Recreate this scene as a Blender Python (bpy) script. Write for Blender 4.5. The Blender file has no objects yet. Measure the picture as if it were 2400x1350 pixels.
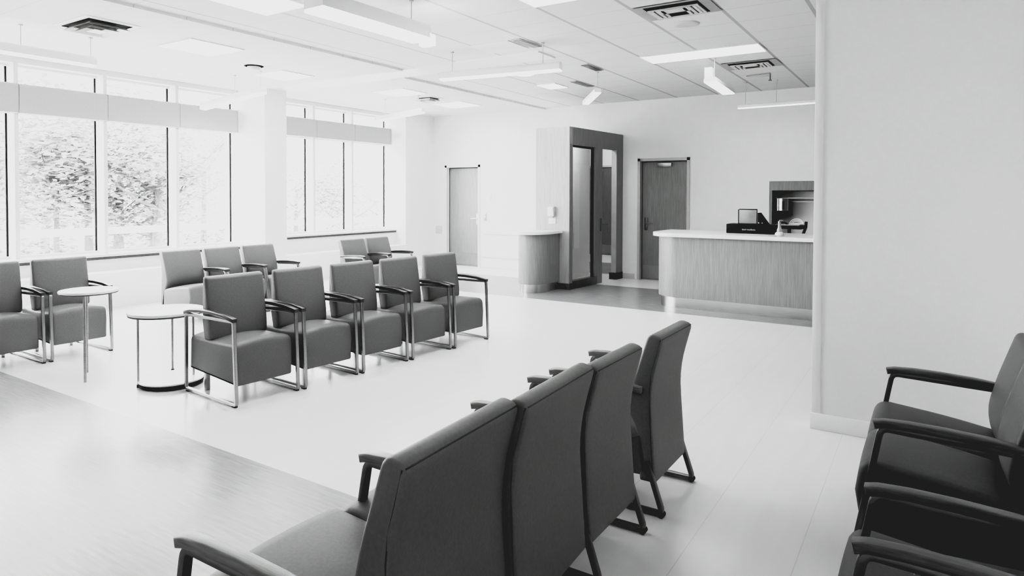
import bpy, bmesh, math, random
from mathutils import Vector, Matrix
random.seed(7)
C = bpy.context.scene.collection
PI = math.pi

# ------------------------------------------------------------------ materials
def mat(name, base=0.5, rough=0.5, metal=0.0, spec=0.5, emit=0.0):
    m = bpy.data.materials.new(name); m.use_nodes = True
    b = m.node_tree.nodes['Principled BSDF']
    b.inputs['Base Color'].default_value = (base, base, base, 1)
    b.inputs['Roughness'].default_value = rough
    b.inputs['Metallic'].default_value = metal
    b.inputs['Specular IOR Level'].default_value = spec
    if emit:
        b.inputs['Emission Color'].default_value = (1, 1, 1, 1)
        b.inputs['Emission Strength'].default_value = emit
    return m

def N(m, t, **kw):
    n = m.node_tree.nodes.new(t)
    for k, v in kw.items(): setattr(n, k, v)
    return n
def L(m, a, b): m.node_tree.links.new(a, b)
def P(m): return m.node_tree.nodes['Principled BSDF']

def ramp_mix(m, fac, lo, hi, p0=0.0, p1=1.0):
    r = N(m, 'ShaderNodeValToRGB')
    r.color_ramp.elements[0].position = p0; r.color_ramp.elements[1].position = p1
    r.color_ramp.elements[0].color = (lo, lo, lo, 1); r.color_ramp.elements[1].color = (hi, hi, hi, 1)
    L(m, fac, r.inputs['Fac']); return r.outputs['Color']

def noise_mat(name, lo, hi, scale=(1, 1, 1), nscale=5.0, detail=4.0, rough=0.5, bump=0.0, spec=0.5, p0=0.3, p1=0.7, metal=0.0, coord='Object'):
    m = mat(name, (lo + hi) / 2, rough, metal, spec)
    tc = N(m, 'ShaderNodeTexCoord'); mp = N(m, 'ShaderNodeMapping'); mp.inputs['Scale'].default_value = scale
    nz = N(m, 'ShaderNodeTexNoise'); nz.inputs['Scale'].default_value = nscale; nz.inputs['Detail'].default_value = detail
    L(m, tc.outputs[coord], mp.inputs['Vector']); L(m, mp.outputs['Vector'], nz.inputs['Vector'])
    L(m, ramp_mix(m, nz.outputs['Fac'], lo, hi, p0, p1), P(m).inputs['Base Color'])
    if bump:
        bp = N(m, 'ShaderNodeBump'); bp.inputs['Strength'].default_value = bump; bp.inputs['Distance'].default_value = 0.002
        L(m, nz.outputs['Fac'], bp.inputs['Height']); L(m, bp.outputs['Normal'], P(m).inputs['Normal'])
    return m

M = {}
M['wall'] = noise_mat('wall_paint', 0.70, 0.73, nscale=6, rough=0.6, spec=0.3)
M['wall_near'] = noise_mat('wall_plaster', 0.78, 0.80, nscale=40, detail=6, rough=0.7, spec=0.2, bump=0.04)
M['white'] = noise_mat('white_paint', 0.76, 0.79, nscale=4, rough=0.4)
M['frame_white'] = noise_mat('frame_white', 0.62, 0.66, nscale=4, rough=0.35)
M['valance'] = noise_mat('valance_cloth', 0.34, 0.37, nscale=60, rough=0.8, spec=0.2)
M['trim_grey'] = noise_mat('trim_grey', 0.46, 0.5, nscale=8, rough=0.5)
M['jamb'] = noise_mat('jamb_grey', 0.42, 0.46, nscale=8, rough=0.4)
M['fabric'] = noise_mat('grey_upholstery', 0.150, 0.170, nscale=90, detail=2, rough=0.5, bump=0.08, spec=0.4)
M['fabric_shaded'] = noise_mat('shaded_upholstery', 0.080, 0.092, nscale=90, detail=2, rough=0.5, bump=0.08, spec=0.4)  # same grey upholstery, darkened for the shade on the right-wall chairs
M['piping'] = noise_mat('dark_piping', 0.05, 0.07, nscale=40, rough=0.6)
M['black'] = noise_mat('black_plastic', 0.005, 0.008, nscale=30, rough=0.5, spec=0.2)
M['chrome'] = noise_mat('brushed_steel', 0.34, 0.42, scale=(1, 1, 30), nscale=8, rough=0.3, metal=1.0)
M['steel_dark'] = noise_mat('dark_steel', 0.16, 0.20, nscale=8, rough=0.35, metal=1.0)
M['toe'] = noise_mat('polished_toe_kick', 0.55, 0.62, scale=(1, 1, 20), nscale=6, rough=0.3, metal=1.0)
M['arm_wood'] = noise_mat('dark_arm_wood', 0.03, 0.06, scale=(2, 30, 30), nscale=4, rough=0.3)
M['arm_oak'] = noise_mat('oak_arm', 0.15, 0.24, scale=(3, 40, 40), nscale=4, rough=0.35)
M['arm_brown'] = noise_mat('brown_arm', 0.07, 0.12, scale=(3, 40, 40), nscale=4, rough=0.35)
M['laminate'] = noise_mat('white_laminate', 0.80, 0.82, nscale=6, rough=0.3)
M['rim'] = noise_mat('grey_rim', 0.18, 0.22, nscale=9, rough=0.5)
M['ground'] = noise_mat('pale_ground', 0.55, 0.75, nscale=2, rough=0.9)
M['bark'] = noise_mat('bark', 0.10, 0.22, scale=(4, 4, 1), nscale=6, rough=0.9)
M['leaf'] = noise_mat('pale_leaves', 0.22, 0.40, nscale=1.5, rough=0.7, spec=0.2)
M['leaf_far'] = noise_mat('hazed_leaves', 0.42, 0.58, nscale=1.5, rough=0.7, spec=0.2)  # far foliage coloured paler to stand in for haze and overexposure
M['kick'] = noise_mat('kick_plate', 0.30, 0.36, scale=(20, 1, 1), nscale=5, rough=0.35, metal=0.8)
M['cream_box'] = noise_mat('white_plastic', 0.78, 0.80, nscale=5, rough=0.4)
M['cabinet_grey'] = noise_mat('cabinet_grey', 0.62, 0.66, nscale=5, rough=0.6)
M['shade_wall'] = noise_mat('darkened_nook', 0.22, 0.25, nscale=6, rough=0.7)  # unseen nook walls coloured dark to cut light bounced onto the back wall
M['glow_fill'] = mat('added_fill_glow', 0.8, 0.4, emit=4.5)  # glow of the panels added to brighten corridor and vestibule
M['clear'] = mat('clear_plastic', 0.8, 0.1); P(M['clear']).inputs['Transmission Weight'].default_value = 0.7
M['screen'] = noise_mat('grey_screen', 0.18, 0.32, nscale=3, rough=0.2)
M['grey_mid'] = noise_mat('mid_grey_panel', 0.34, 0.38, nscale=6, rough=0.5)
M['dark_hole'] = mat('duct_dark', 0.008, 0.9)
M['vent'] = noise_mat('vent_metal', 0.55, 0.6, nscale=5, rough=0.4)
M['lens'] = mat('light_lens', 0.8, 0.4, emit=11.0)
M['lens_dim'] = mat('dim_light_lens', 0.8, 0.4, emit=2.8)
M['lens_soft'] = mat('panel_lens', 0.8, 0.4, emit=6.0)
M['letter'] = mat('letter_grey', 0.45, 0.5)

def wood(name, lo, hi, rough=0.4):
    m = mat(name, lo, rough)
    tc = N(m, 'ShaderNodeTexCoord'); mp = N(m, 'ShaderNodeMapping'); mp.inputs['Scale'].default_value = (26, 26, 1.2)
    nz = N(m, 'ShaderNodeTexNoise'); nz.inputs['Scale'].default_value = 3.0; nz.inputs['Detail'].default_value = 6; nz.inputs['Roughness'].default_value = 0.65
    L(m, tc.outputs['Object'], mp.inputs['Vector']); L(m, mp.outputs['Vector'], nz.inputs['Vector'])
    L(m, ramp_mix(m, nz.outputs['Fac'], lo, hi, 0.3, 0.7), P(m).inputs['Base Color'])
    return m
M['wood_light'] = wood('light_oak_veneer', 0.30, 0.40)
M['wood_mid'] = wood('oak_veneer', 0.21, 0.31)
M['door_pale'] = wood('pale_door_veneer', 0.20, 0.27)
M['wood_dark'] = wood('dark_oak_veneer', 0.185, 0.265)
M['wood_mid2'] = wood('brown_oak_veneer', 0.12, 0.19)

def glass_mat(name, gloss=0.06):
    m = bpy.data.materials.new(name); m.use_nodes = True; nt = m.node_tree
    nt.nodes.remove(nt.nodes['Principled BSDF'])
    t = N(m, 'ShaderNodeBsdfTransparent'); g = N(m, 'ShaderNodeBsdfGlossy'); g.inputs['Roughness'].default_value = 0.02
    mx = N(m, 'ShaderNodeMixShader'); mx.inputs[0].default_value = gloss
    L(m, t.outputs[0], mx.inputs[1]); L(m, g.outputs[0], mx.inputs[2])
    L(m, mx.outputs[0], nt.nodes['Material Output'].inputs['Surface'])
    return m
M['glass'] = glass_mat('window_glass', 0.03)
M['glass_door'] = glass_mat('sidelight_glass', 0.05)

def math_n(m, op, a, b=None, c=None):
    n = N(m, 'ShaderNodeMath', operation=op)
    for i, v in enumerate((a, b, c)):
        if v is None: continue
        if isinstance(v, (int, float)): n.inputs[i].default_value = v
        else: L(m, v, n.inputs[i])
    return n.outputs[0]
def line_mask(m, coord, off, pitch, w):      # 1 on lines
    t = math_n(m, 'DIVIDE', math_n(m, 'SUBTRACT', coord, off - w / 2), pitch)
    return math_n(m, 'LESS_THAN', math_n(m, 'FRACT', t), w / pitch)
def band(m, coord, a, b):
    return math_n(m, 'MULTIPLY', math_n(m, 'GREATER_THAN', coord, a), math_n(m, 'LESS_THAN', coord, b))
def mixc(m, fac, a, b):
    n = N(m, 'ShaderNodeMix', data_type='RGBA')
    L(m, fac, n.inputs['Factor'])
    for key, v in ((6, a), (7, b)):
        if isinstance(v, (int, float)): n.inputs[key].default_value = (v, v, v, 1)
        else: L(m, v, n.inputs[key])
    return n.outputs[2]

def ceiling_mat():
    m = mat('ceiling_tiles', 0.7, 0.8, spec=0.1)
    g = N(m, 'ShaderNodeNewGeometry'); s = N(m, 'ShaderNodeSeparateXYZ'); L(m, g.outputs['Position'], s.inputs[0])
    X, Y = s.outputs[0], s.outputs[1]
    right = math_n(m, 'GREATER_THAN', X, -6.2)
    ax = math_n(m, 'MULTIPLY', line_mask(m, X, -0.92, 0.70, 0.035), right)
    ax2 = line_mask(m, X, -6.77, 0.68, 0.008)
    by = line_mask(m, Y, 6.59, 0.495, 0.009)
    nz = N(m, 'ShaderNodeTexNoise'); nz.inputs['Scale'].default_value = 60; nz.inputs['Detail'].default_value = 3
    L(m, g.outputs['Position'], nz.inputs['Vector'])
    c = ramp_mix(m, nz.outputs['Fac'], 0.66, 0.71)
    c = mixc(m, by, c, 0.50)
    c = mixc(m, math_n(m, 'MULTIPLY', ax2, math_n(m, 'SUBTRACT', 1.0, right)), c, 0.55)
    c = mixc(m, ax, c, 0.43)
    L(m, c, P(m).inputs['Base Color'])
    return m
M['ceiling'] = ceiling_mat()

def floor_mat():
    m = mat('vinyl_floor', 0.7, 0.27, spec=0.5)
    g = N(m, 'ShaderNodeNewGeometry'); s = N(m, 'ShaderNodeSeparateXYZ'); L(m, g.outputs['Position'], s.inputs[0])
    X, Y = s.outputs[0], s.outputs[1]
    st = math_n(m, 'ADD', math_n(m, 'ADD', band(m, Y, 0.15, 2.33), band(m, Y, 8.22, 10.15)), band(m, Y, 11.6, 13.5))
    def streak(sx, sy, lo, hi, sc):
        mp = N(m, 'ShaderNodeMapping'); mp.inputs['Scale'].default_value = (sx, sy, 1); L(m, g.outputs['Position'], mp.inputs['Vector'])
        nz = N(m, 'ShaderNodeTexNoise'); nz.inputs['Scale'].default_value = sc; nz.inputs['Detail'].default_value = 6
        L(m, mp.outputs['Vector'], nz.inputs['Vector'])
        return ramp_mix(m, nz.outputs['Fac'], lo, hi, 0.3, 0.7), nz.outputs['Fac']
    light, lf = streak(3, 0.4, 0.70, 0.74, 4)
    dark, df = streak(1.2, 16, 0.20, 0.29, 4); near, nf = streak(1.2, 16, 0.25, 0.33, 4); dark = mixc(m, math_n(m, 'LESS_THAN', Y, 4.0), dark, near)  # near stripe: same vinyl as the desk stripe, coloured lighter for its window light
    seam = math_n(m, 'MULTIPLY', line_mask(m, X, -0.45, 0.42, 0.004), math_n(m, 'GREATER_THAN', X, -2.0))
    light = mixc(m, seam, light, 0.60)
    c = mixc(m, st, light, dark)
    L(m, c, P(m).inputs['Base Color'])
    bp = N(m, 'ShaderNodeBump'); bp.inputs['Strength'].default_value = 0.04; bp.inputs['Distance'].default_value = 0.001
    L(m, df, bp.inputs['Height']); L(m, bp.outputs['Normal'], P(m).inputs['Normal'])
    return m
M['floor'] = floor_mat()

# ------------------------------------------------------------------ mesh helpers
def finish(name, bm, m, parent=None, smooth=True, loc=(0, 0, 0), angle=40):
    bmesh.ops.recalc_face_normals(bm, faces=bm.faces)
    me = bpy.data.meshes.new(name); bm.to_mesh(me); bm.free()
    if smooth:
        for p in me.polygons: p.use_smooth = True
        me.set_sharp_from_angle(angle=math.radians(angle))
    me.materials.append(M[m])
    o = bpy.data.objects.new(name, me); C.objects.link(o); o.location = loc
    if parent is not None: o.parent = parent
    return o
def tag(o, label=None, cat=None, group=None, kind=None):
    if label: o['label'] = label
    if cat: o['category'] = cat
    if group: o['group'] = group
    if kind: o['kind'] = kind
    return o
def thing(name, label, cat, loc=(0, 0, 0), rz=0.0, group=None):
    o = bpy.data.objects.new(name, None); C.objects.link(o); o.location = loc; o.rotation_euler = (0, 0, rz)
    o.empty_display_size = 0.1
    return tag(o, label, cat, group)
def add_box(bm, x0, x1, y0, y1, z0, z1, bevel=0.0, seg=2):
    r = bmesh.ops.create_cube(bm, size=1.0)
    vs = r['verts']
    for v in vs:
        v.co = Vector(((x0 + x1) / 2 + v.co.x * (x1 - x0), (y0 + y1) / 2 + v.co.y * (y1 - y0), (z0 + z1) / 2 + v.co.z * (z1 - z0)))
    if bevel:
        es = list({e for v in vs for e in v.link_edges})
        bmesh.ops.bevel(bm, geom=es, offset=bevel, segments=seg, affect='EDGES', profile=0.5)
def box(name, m, x0, x1, y0, y1, z0, z1, parent=None, bevel=0.0, seg=2, kind=None):
    bm = bmesh.new(); add_box(bm, x0, x1, y0, y1, z0, z1, bevel, seg)
    o = finish(name, bm, m, parent)
    if kind: o['kind'] = kind
    return o
def boxes(name, m, lst, parent=None, bevel=0.0, kind=None):
    bm = bmesh.new()
    for b in lst: add_box(bm, *b, bevel)
    o = finish(name, bm, m, parent)
    if kind: o['kind'] = kind
    return o
def add_cyl(bm, p0, p1, r0, r1=None, seg=16, caps=True):
    r1 = r0 if r1 is None else r1
    p0, p1 = Vector(p0), Vector(p1); d = p1 - p0
    q = Vector((0, 0, 1)).rotation_difference(d.normalized()).to_matrix().to_4x4()
    bmesh.ops.create_cone(bm, cap_ends=caps, segments=seg, radius1=r0, radius2=r1, depth=d.length,
                          matrix=Matrix.Translation((p0 + p1) / 2) @ q)
def cyl(name, m, p0, p1, r0, r1=None, parent=None, seg=16):
    bm = bmesh.new(); add_cyl(bm, p0, p1, r0, r1, seg); return finish(name, bm, m, parent)
def add_tube(bm, pts, r, seg=8):
    pts = [Vector(p) for p in pts]; rings = []
    for i, p in enumerate(pts):
        t = (pts[min(i + 1, len(pts) - 1)] - pts[max(i - 1, 0)]).normalized()
        a = t.cross(Vector((0, 0, 1)));  a = a if a.length > 1e-3 else t.cross(Vector((0, 1, 0)))
        a.normalize(); b = t.cross(a)
        rr = r(i / (len(pts) - 1)) if callable(r) else r
        rings.append([bm.verts.new(p + (a * math.cos(k * 2 * PI / seg) + b * math.sin(k * 2 * PI / seg)) * rr) for k in range(seg)])
    for A, B in zip(rings, rings[1:]):
        for k in range(seg): bm.faces.new((A[k], A[(k + 1) % seg], B[(k + 1) % seg], B[k]))
    bm.faces.new(rings[0][::-1]); bm.faces.new(rings[-1])
def add_lathe(bm, prof, c=(0, 0), seg=32):
    rings = []
    for r, z in prof:
        rings.append([bm.verts.new((c[0] + max(r, 1e-4) * math.cos(k * 2 * PI / seg), c[1] + max(r, 1e-4) * math.sin(k * 2 * PI / seg), z)) for k in range(seg)])
    for A, B in zip(rings, rings[1:]):
        for k in range(seg): bm.faces.new((A[k], A[(k + 1) % seg], B[(k + 1) % seg], B[k]))
    bm.faces.new(rings[0][::-1]); bm.faces.new(rings[-1])

def round_poly(pts, seg=5):           # pts: (x, z, r)
    out = []; n = len(pts)
    for i in range(n):
        p = Vector(pts[i][:2]); r = pts[i][2]
        if r <= 0: out.append(p); continue
        a = Vector(pts[i - 1][:2]) - p; b = Vector(pts[(i + 1) % n][:2]) - p
        r = min(r, a.length * 0.49, b.length * 0.49)
        A = p + a.normalized() * r; B = p + b.normalized() * r
        for k in range(seg + 1):
            t = k / seg
            out.append((1 - t) ** 2 * A + 2 * t * (1 - t) * p + t * t * B)
    return out
def offset_poly(pts, d):              # inward for CCW polygons
    n = len(pts); out = []
    for i in range(n):
        a = (pts[i] - pts[i - 1]); b = (pts[(i + 1) % n] - pts[i])
        if a.length < 1e-9: a = b
        if b.length < 1e-9: b = a
        na = Vector((-a.y, a.x)).normalized(); nb = Vector((-b.y, b.x)).normalized()
        m_ = (na + nb); m_ = m_ / max(m_.length_squared, 0.3) * 2 if m_.length > 1e-6 else na
        out.append(pts[i] + m_ * d)
    return out
def area(pts): return sum(pts[i - 1].x * pts[i].y - pts[i].x * pts[i - 1].y for i in range(len(pts))) / 2
def add_loft(bm, prof, w, r=0.02, deform=None, ny=10, nr=4, y0=0.0):
    """closed XZ profile swept along Y over width w with rounded ends"""
    if area(prof) < 0: prof = prof[::-1]
    st = []
    for k in range(nr + 1):
        a = PI / 2 * k / nr
        st.append((-w / 2 + r * (1 - math.sin(a)), r * (1 - math.cos(a))))
    st = [(-w / 2 + r * (1 - math.cos(PI / 2 * k / nr)), r * (1 - math.sin(PI / 2 * k / nr))) for k in range(nr + 1)]
    mid = [(-w / 2 + r + (w - 2 * r) * k / ny, 0.0) for k in range(1, ny)]
    st = st + mid + [(-y, d) for y, d in st[::-1]]
    rings = []
    for y, d in st:
        q = offset_poly(prof, d) if d > 1e-6 else prof
        ring = []
        for p in q:
            c = (p.x, y, p.y)
            if deform: c = deform(*c)
            ring.append(bm.verts.new((c[0], c[1] + y0, c[2])))
        rings.append(ring)
    n = len(prof)
    for A, B in zip(rings, rings[1:]):
        for k in range(n): bm.faces.new((A[k], A[(k + 1) % n], B[(k + 1) % n], B[k]))
    bm.faces.new(rings[0][::-1]); bm.faces.new(rings[-1])
def loft(name, m, prof, w, r=0.02, deform=None, parent=None, y0=0.0, ny=10, nr=4):
    bm = bmesh.new(); add_loft(bm, prof, w, r, deform, ny, nr, y0); return finish(name, bm, m, parent)
def add_loop(bm, path, t, w, y0=0.0):     # closed XZ loop of flat bar
    if area(path) < 0: path = path[::-1]
    o = offset_poly(path, -t / 2); i = offset_poly(path, t / 2); n = len(path); c = t * 0.18
    o2 = offset_poly(path, -t / 2 + c); i2 = offset_poly(path, t / 2 - c)
    rows = [(i2, -w / 2), (o2, -w / 2), (o, -w / 2 + c), (o, w / 2 - c), (o2, w / 2), (i2, w / 2), (i, w / 2 - c), (i, -w / 2 + c)]
    R = [[bm.verts.new((p.x, y0 + yy, p.y)) for p in q] for q, yy in rows]
    for A, B in zip(R, R[1:] + R[:1]):
        for k in range(n): bm.faces.new((A[k], A[(k + 1) % n], B[(k + 1) % n], B[k]))
def ribbon(pts, t):                       # open XZ centreline -> closed polygon of thickness t
    up, dn = [], []
    for i, p in enumerate(pts):
        a = Vector(pts[min(i + 1, len(pts) - 1)]) - Vector(pts[max(i - 1, 0)]); nn = Vector((-a.y, a.x)).normalized()
        up.append(Vector(p) + nn * t / 2); dn.append(Vector(p) - nn * t / 2)
    return up + dn[::-1]
def open_round(pts, seg=5):
    out = [Vector(pts[0][:2])]
    for i in range(1, len(pts) - 1):
        p = Vector(pts[i][:2]); r = pts[i][2]; a = Vector(pts[i - 1][:2]) - p; b = Vector(pts[i + 1][:2]) - p
        A = p + a.normalized() * r; B = p + b.normalized() * r
        out += [(1 - k / seg) ** 2 * A + 2 * (k / seg) * (1 - k / seg) * p + (k / seg) ** 2 * B for k in range(seg + 1)]
    return out + [Vector(pts[-1][:2])]
def smoothstep(a, b, x):
    t = max(0, min(1, (x - a) / (b - a))); return t * t * (3 - 2 * t)
def add_prism(bm, poly, z0, z1, bevel=0.0):
    bot = [bm.verts.new((x, y, z0)) for x, y in poly]; top = [bm.verts.new((x, y, z1)) for x, y in poly]; n = len(poly)
    f1 = bm.faces.new(bot[::-1]); f2 = bm.faces.new(top)
    for k in range(n): bm.faces.new((bot[k], bot[(k + 1) % n], top[(k + 1) % n], top[k]))
    if bevel: bmesh.ops.bevel(bm, geom=list(f1.edges) + list(f2.edges), offset=bevel, segments=3, affect='EDGES', profile=0.5)
def prism(name, m, poly, z0, z1, parent=None, bevel=0.0):
    bm = bmesh.new(); add_prism(bm, poly, z0, z1, bevel); return finish(name, bm, m, parent)
def plane(name, m, co, parent=None, kind=None):
    bm = bmesh.new(); bm.faces.new([bm.verts.new(c) for c in co]); o = finish(name, bm, m, parent, smooth=False)
    if kind: o['kind'] = kind
    return o

# ------------------------------------------------------------------ camera
f, yaw, pit, roll, cyp = 1530.9, 0.5689107, 0.02093, 0.0027357, 487.62
fw = Vector((-math.sin(yaw), math.cos(yaw), 0)); rt = Vector((math.cos(yaw), math.sin(yaw), 0)); up = Vector((0, 0, 1))
f2 = fw * math.cos(pit) - up * math.sin(pit); u2 = up * math.cos(pit) + fw * math.sin(pit)
r2 = rt * math.cos(roll) + u2 * math.sin(roll); u3 = u2 * math.cos(roll) - rt * math.sin(roll)
cam = bpy.data.objects.new('camera', bpy.data.cameras.new('camera')); C.objects.link(cam)
mw = Matrix((r2, u3, -f2)).transposed().to_4x4(); mw.translation = (0, 0, 1.53); cam.matrix_world = mw
cam.data.sensor_fit = 'HORIZONTAL'; cam.data.sensor_width = 36; cam.data.lens = 36 * f / 2400
cam.data.shift_y = -(675 - cyp) / 2400; cam.data.clip_start = 0.05; cam.data.clip_end = 300
bpy.context.scene.camera = cam

# ------------------------------------------------------------------ room shell
H = 3.22
YB = -3.2           # wall behind the camera
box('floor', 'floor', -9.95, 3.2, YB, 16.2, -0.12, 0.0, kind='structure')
box('ceiling', 'ceiling', -9.95, 3.2, YB, 16.2, H, H + 0.12, kind='structure')
box('wall_front', 'wall', -9.95, 3.2, YB - 0.12, YB, 0, H, kind='structure')
# near partition and right wall
bm = bmesh.new(); add_box(bm, -0.63, 0.60, 4.66, 4.80, 0, H); finish('wall_partition', bm, 'wall_near')['kind'] = 'structure'
box('wall_right', 'wall_near', 0.47, 0.60, YB, 4.66, 0, H, kind='structure')
box('baseboard_partition', 'wall_near', -0.645, 0.47, 4.642, 4.66, 0, 0.105, kind='structure', bevel=0.004)
box('trim_1', 'white', -0.637, -0.585, 4.652, 4.66, 0.105, H, kind='structure', bevel=0.003)
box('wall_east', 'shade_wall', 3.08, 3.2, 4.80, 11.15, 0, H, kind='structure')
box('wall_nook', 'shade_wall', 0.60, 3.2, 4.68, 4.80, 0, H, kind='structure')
# back walls: left part with door opening, right part with door opening and niche
vx1_ = -4.86; vxe = -4.73
YL, YR = 11.15, 11.17
d1x0, d1x1 = -8.82, -7.95
boxes('wall_back_left', 'wall', [(-9.95, d1x0, YL, YL + 0.14, 0, H), (d1x1, -5.46, YL, YL + 0.14, 0, H), (d1x0, d1x1, YL, YL + 0.14, 2.13, H), (-5.46, vxe - 0.1, YL, YL + 0.14, 2.58, H)], kind='structure')
d3x0, d3x1 = -4.43, -3.50
nx0, nx1, nz0, nz1 = -2.19, -0.85, 0.80, 1.755
boxes('wall_back_right', 'wall', [(vxe - 0.1, d3x0, YR - 0.02, YR + 0.14, 2.58, H), (vxe, d3x0, YR - 0.02, YR + 0.14, 0, 2.58), (d3x1, nx0, YR - 0.02, YR + 0.14, 0, H), (d3x0, d3x1, YR - 0.02, YR + 0.14, 2.17, H),
      (nx1, 3.2, YR - 0.02, YR + 0.14, 0, H), (nx0, nx1, YR - 0.02, YR + 0.14, 0, nz0), (nx0, nx1, YR - 0.02, YR + 0.14, nz1, H)], kind='structure')
# corridor behind
box('wall_corridor_far', 'wall', -9.95, -4.0, 15.3, 15.42, 0, H, kind='structure')
box('wall_corridor_left', 'wall', -9.95, -9.83, YL + 0.14, 15.3, 0, H, kind='structure')
box('wall_service', 'wall', vxe + 0.12, 3.2, 11.85, 11.97, 0, H, kind='structure')
box('wall_service_end', 'wall', 3.08, 3.2, 11.15, 11.85, 0, H, kind='structure')
box('wall_corridor_right', 'wall', vxe, vxe + 0.12, YR + 0.14, 15.3, 0, H, kind='structure')
boxes('baseboard_back', 'trim_grey', [(vxe + 0.02, d3x0 - 0.06, YR - 0.032, YR - 0.02, 0, 0.1), (d3x1 + 0.06, 3.08, YR - 0.032, YR - 0.02, 0, 0.1)], kind='structure')
# wall guard rails right of door 1
for i, (z0, z1) in enumerate(((0.70, 0.84), (0.22, 0.36), (0.0, 0.10))):
    box('trim_%d' % (i + 2), 'wall', -7.84, -5.5, YL - 0.022, YL, z0, z1, kind='structure', bevel=0.006)
# window wall
XG = -9.79
YW = 0.36  # unseen stretch before this is walled solid to darken the right-wall chairs
c1 = (-9.95, -8.90, 6.63, 7.05); c2 = (-9.95, -9.18, 10.25, 11.15)
box('wall_column_middle', 'wall', *c1, 0, H, kind='structure')
box('wall_column_corner', 'wall', *c2, 0, H, kind='structure')
boxes('wall_window', 'wall', [(-9.95, -9.47, YB, YW, 0, H), (-9.95, -9.47, YW, 6.63, 0, 0.66), (-9.95, -9.47, 7.05, 10.25, 0, 0.76),
      (-9.95, -9.60, YW, 6.63, 3.15, H), (-9.95, -9.60, 7.05, 10.25, 3.15, H)], kind='structure')
boxes('wall_heater_cover', 'white', [(-9.47, -9.14, YB, 6.63, 0, 0.48), (-9.47, -9.14, 7.05, 10.25, 0, 0.48)], kind='structure', bevel=0.006)
def window(n, y0, y1, zs, mull):
    r = bpy.data.objects.new('window_%d' % n, None); C.objects.link(r); r['kind'] = 'structure'
    box('window_sill', 'frame_white', -9.95, -9.44, y0, y1, zs - 0.035, zs, r, bevel=0.006)
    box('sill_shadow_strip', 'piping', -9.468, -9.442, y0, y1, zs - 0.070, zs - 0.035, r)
    ed = [y0] + [v for a in mull for v in (a, a + 0.05)] + [y1]
    for a in mull:
        box('mullion', 'frame_white', XG - 0.02, -9.57, a, a + 0.05, zs, 3.15, r, bevel=0.003)
    fr, gk, gl = [], [], []
    for a, b in zip(ed[::2], ed[1::2]):
        for z0, z1 in ((zs, 2.55), (2.62, 3.15)):
            gk += [(XG - 0.01, XG + 0.012, b - 0.021, b, z0, z1), (XG - 0.01, XG + 0.012, a, a + 0.012, z0, z1)]
            gl.append((XG - 0.004, XG + 0.004, a, b, z0, z1))
        fr += [(XG - 0.02, XG + 0.10, a, b, 2.55, 2.62), (XG - 0.02, XG + 0.05, a, b, zs, zs + 0.03), (XG - 0.02, XG + 0.05, a, b, 3.12, 3.15)]
    boxes('window_frame', 'frame_white', fr, r)
    boxes('gasket', 'black', gk, r)
    for g in gl: box('pane', 'glass', *g, r)
window(1, YW, 6.63, 0.70, [1.45, 2.48, 3.51, 4.55, 5.57])
window(2, 7.05, 10.25, 0.80, [8.17, 9.12])
# roller blind valances in front of the windows
def valance(label, y0, y1, z0, z1, joints):
    r = thing('roller_blind_valance', label, 'valance', (0, 0, 0))
    prof = round_poly([(-9.66, z0, 0), (-9.50, z0, 0.015), (-9.50, z1, 0.05), (-9.66, z1, 0)])
    ed = [y0] + joints + [y1]
    for a, b in zip(ed, ed[1:]):
        loft('valance_panel', 'valance', prof, b - a - 0.004, 0.002, parent=r, y0=(a + b) / 2, ny=2, nr=1)
    box('end_cap', 'trim_grey', -9.66, -9.495, y1, y1 + 0.012, z0 - 0.004, z1 + 0.004, r)
    return r
valance('long pale grey blind box across the big window left of the white column', YW + 0.02, 6.57, 2.52, 2.89, [1.48, 2.51, 3.54, 4.58, 5.6])
valance('shorter pale grey blind box over the far window between the white columns', 7.07, 10.17, 2.56, 2.90, [8.2, 9.15])
# ceiling beams
boxes('trim_5', 'ceiling', [(-6.30, -6.02, YB, 6.66, H - 0.03, H), (-6.62, -6.36, 7.08, YL, H - 0.035, H)], kind='structure')
box('trim_6', 'white', -9.6, -3.9, 6.66, 7.08, H - 0.02, H, kind='structure')

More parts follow.
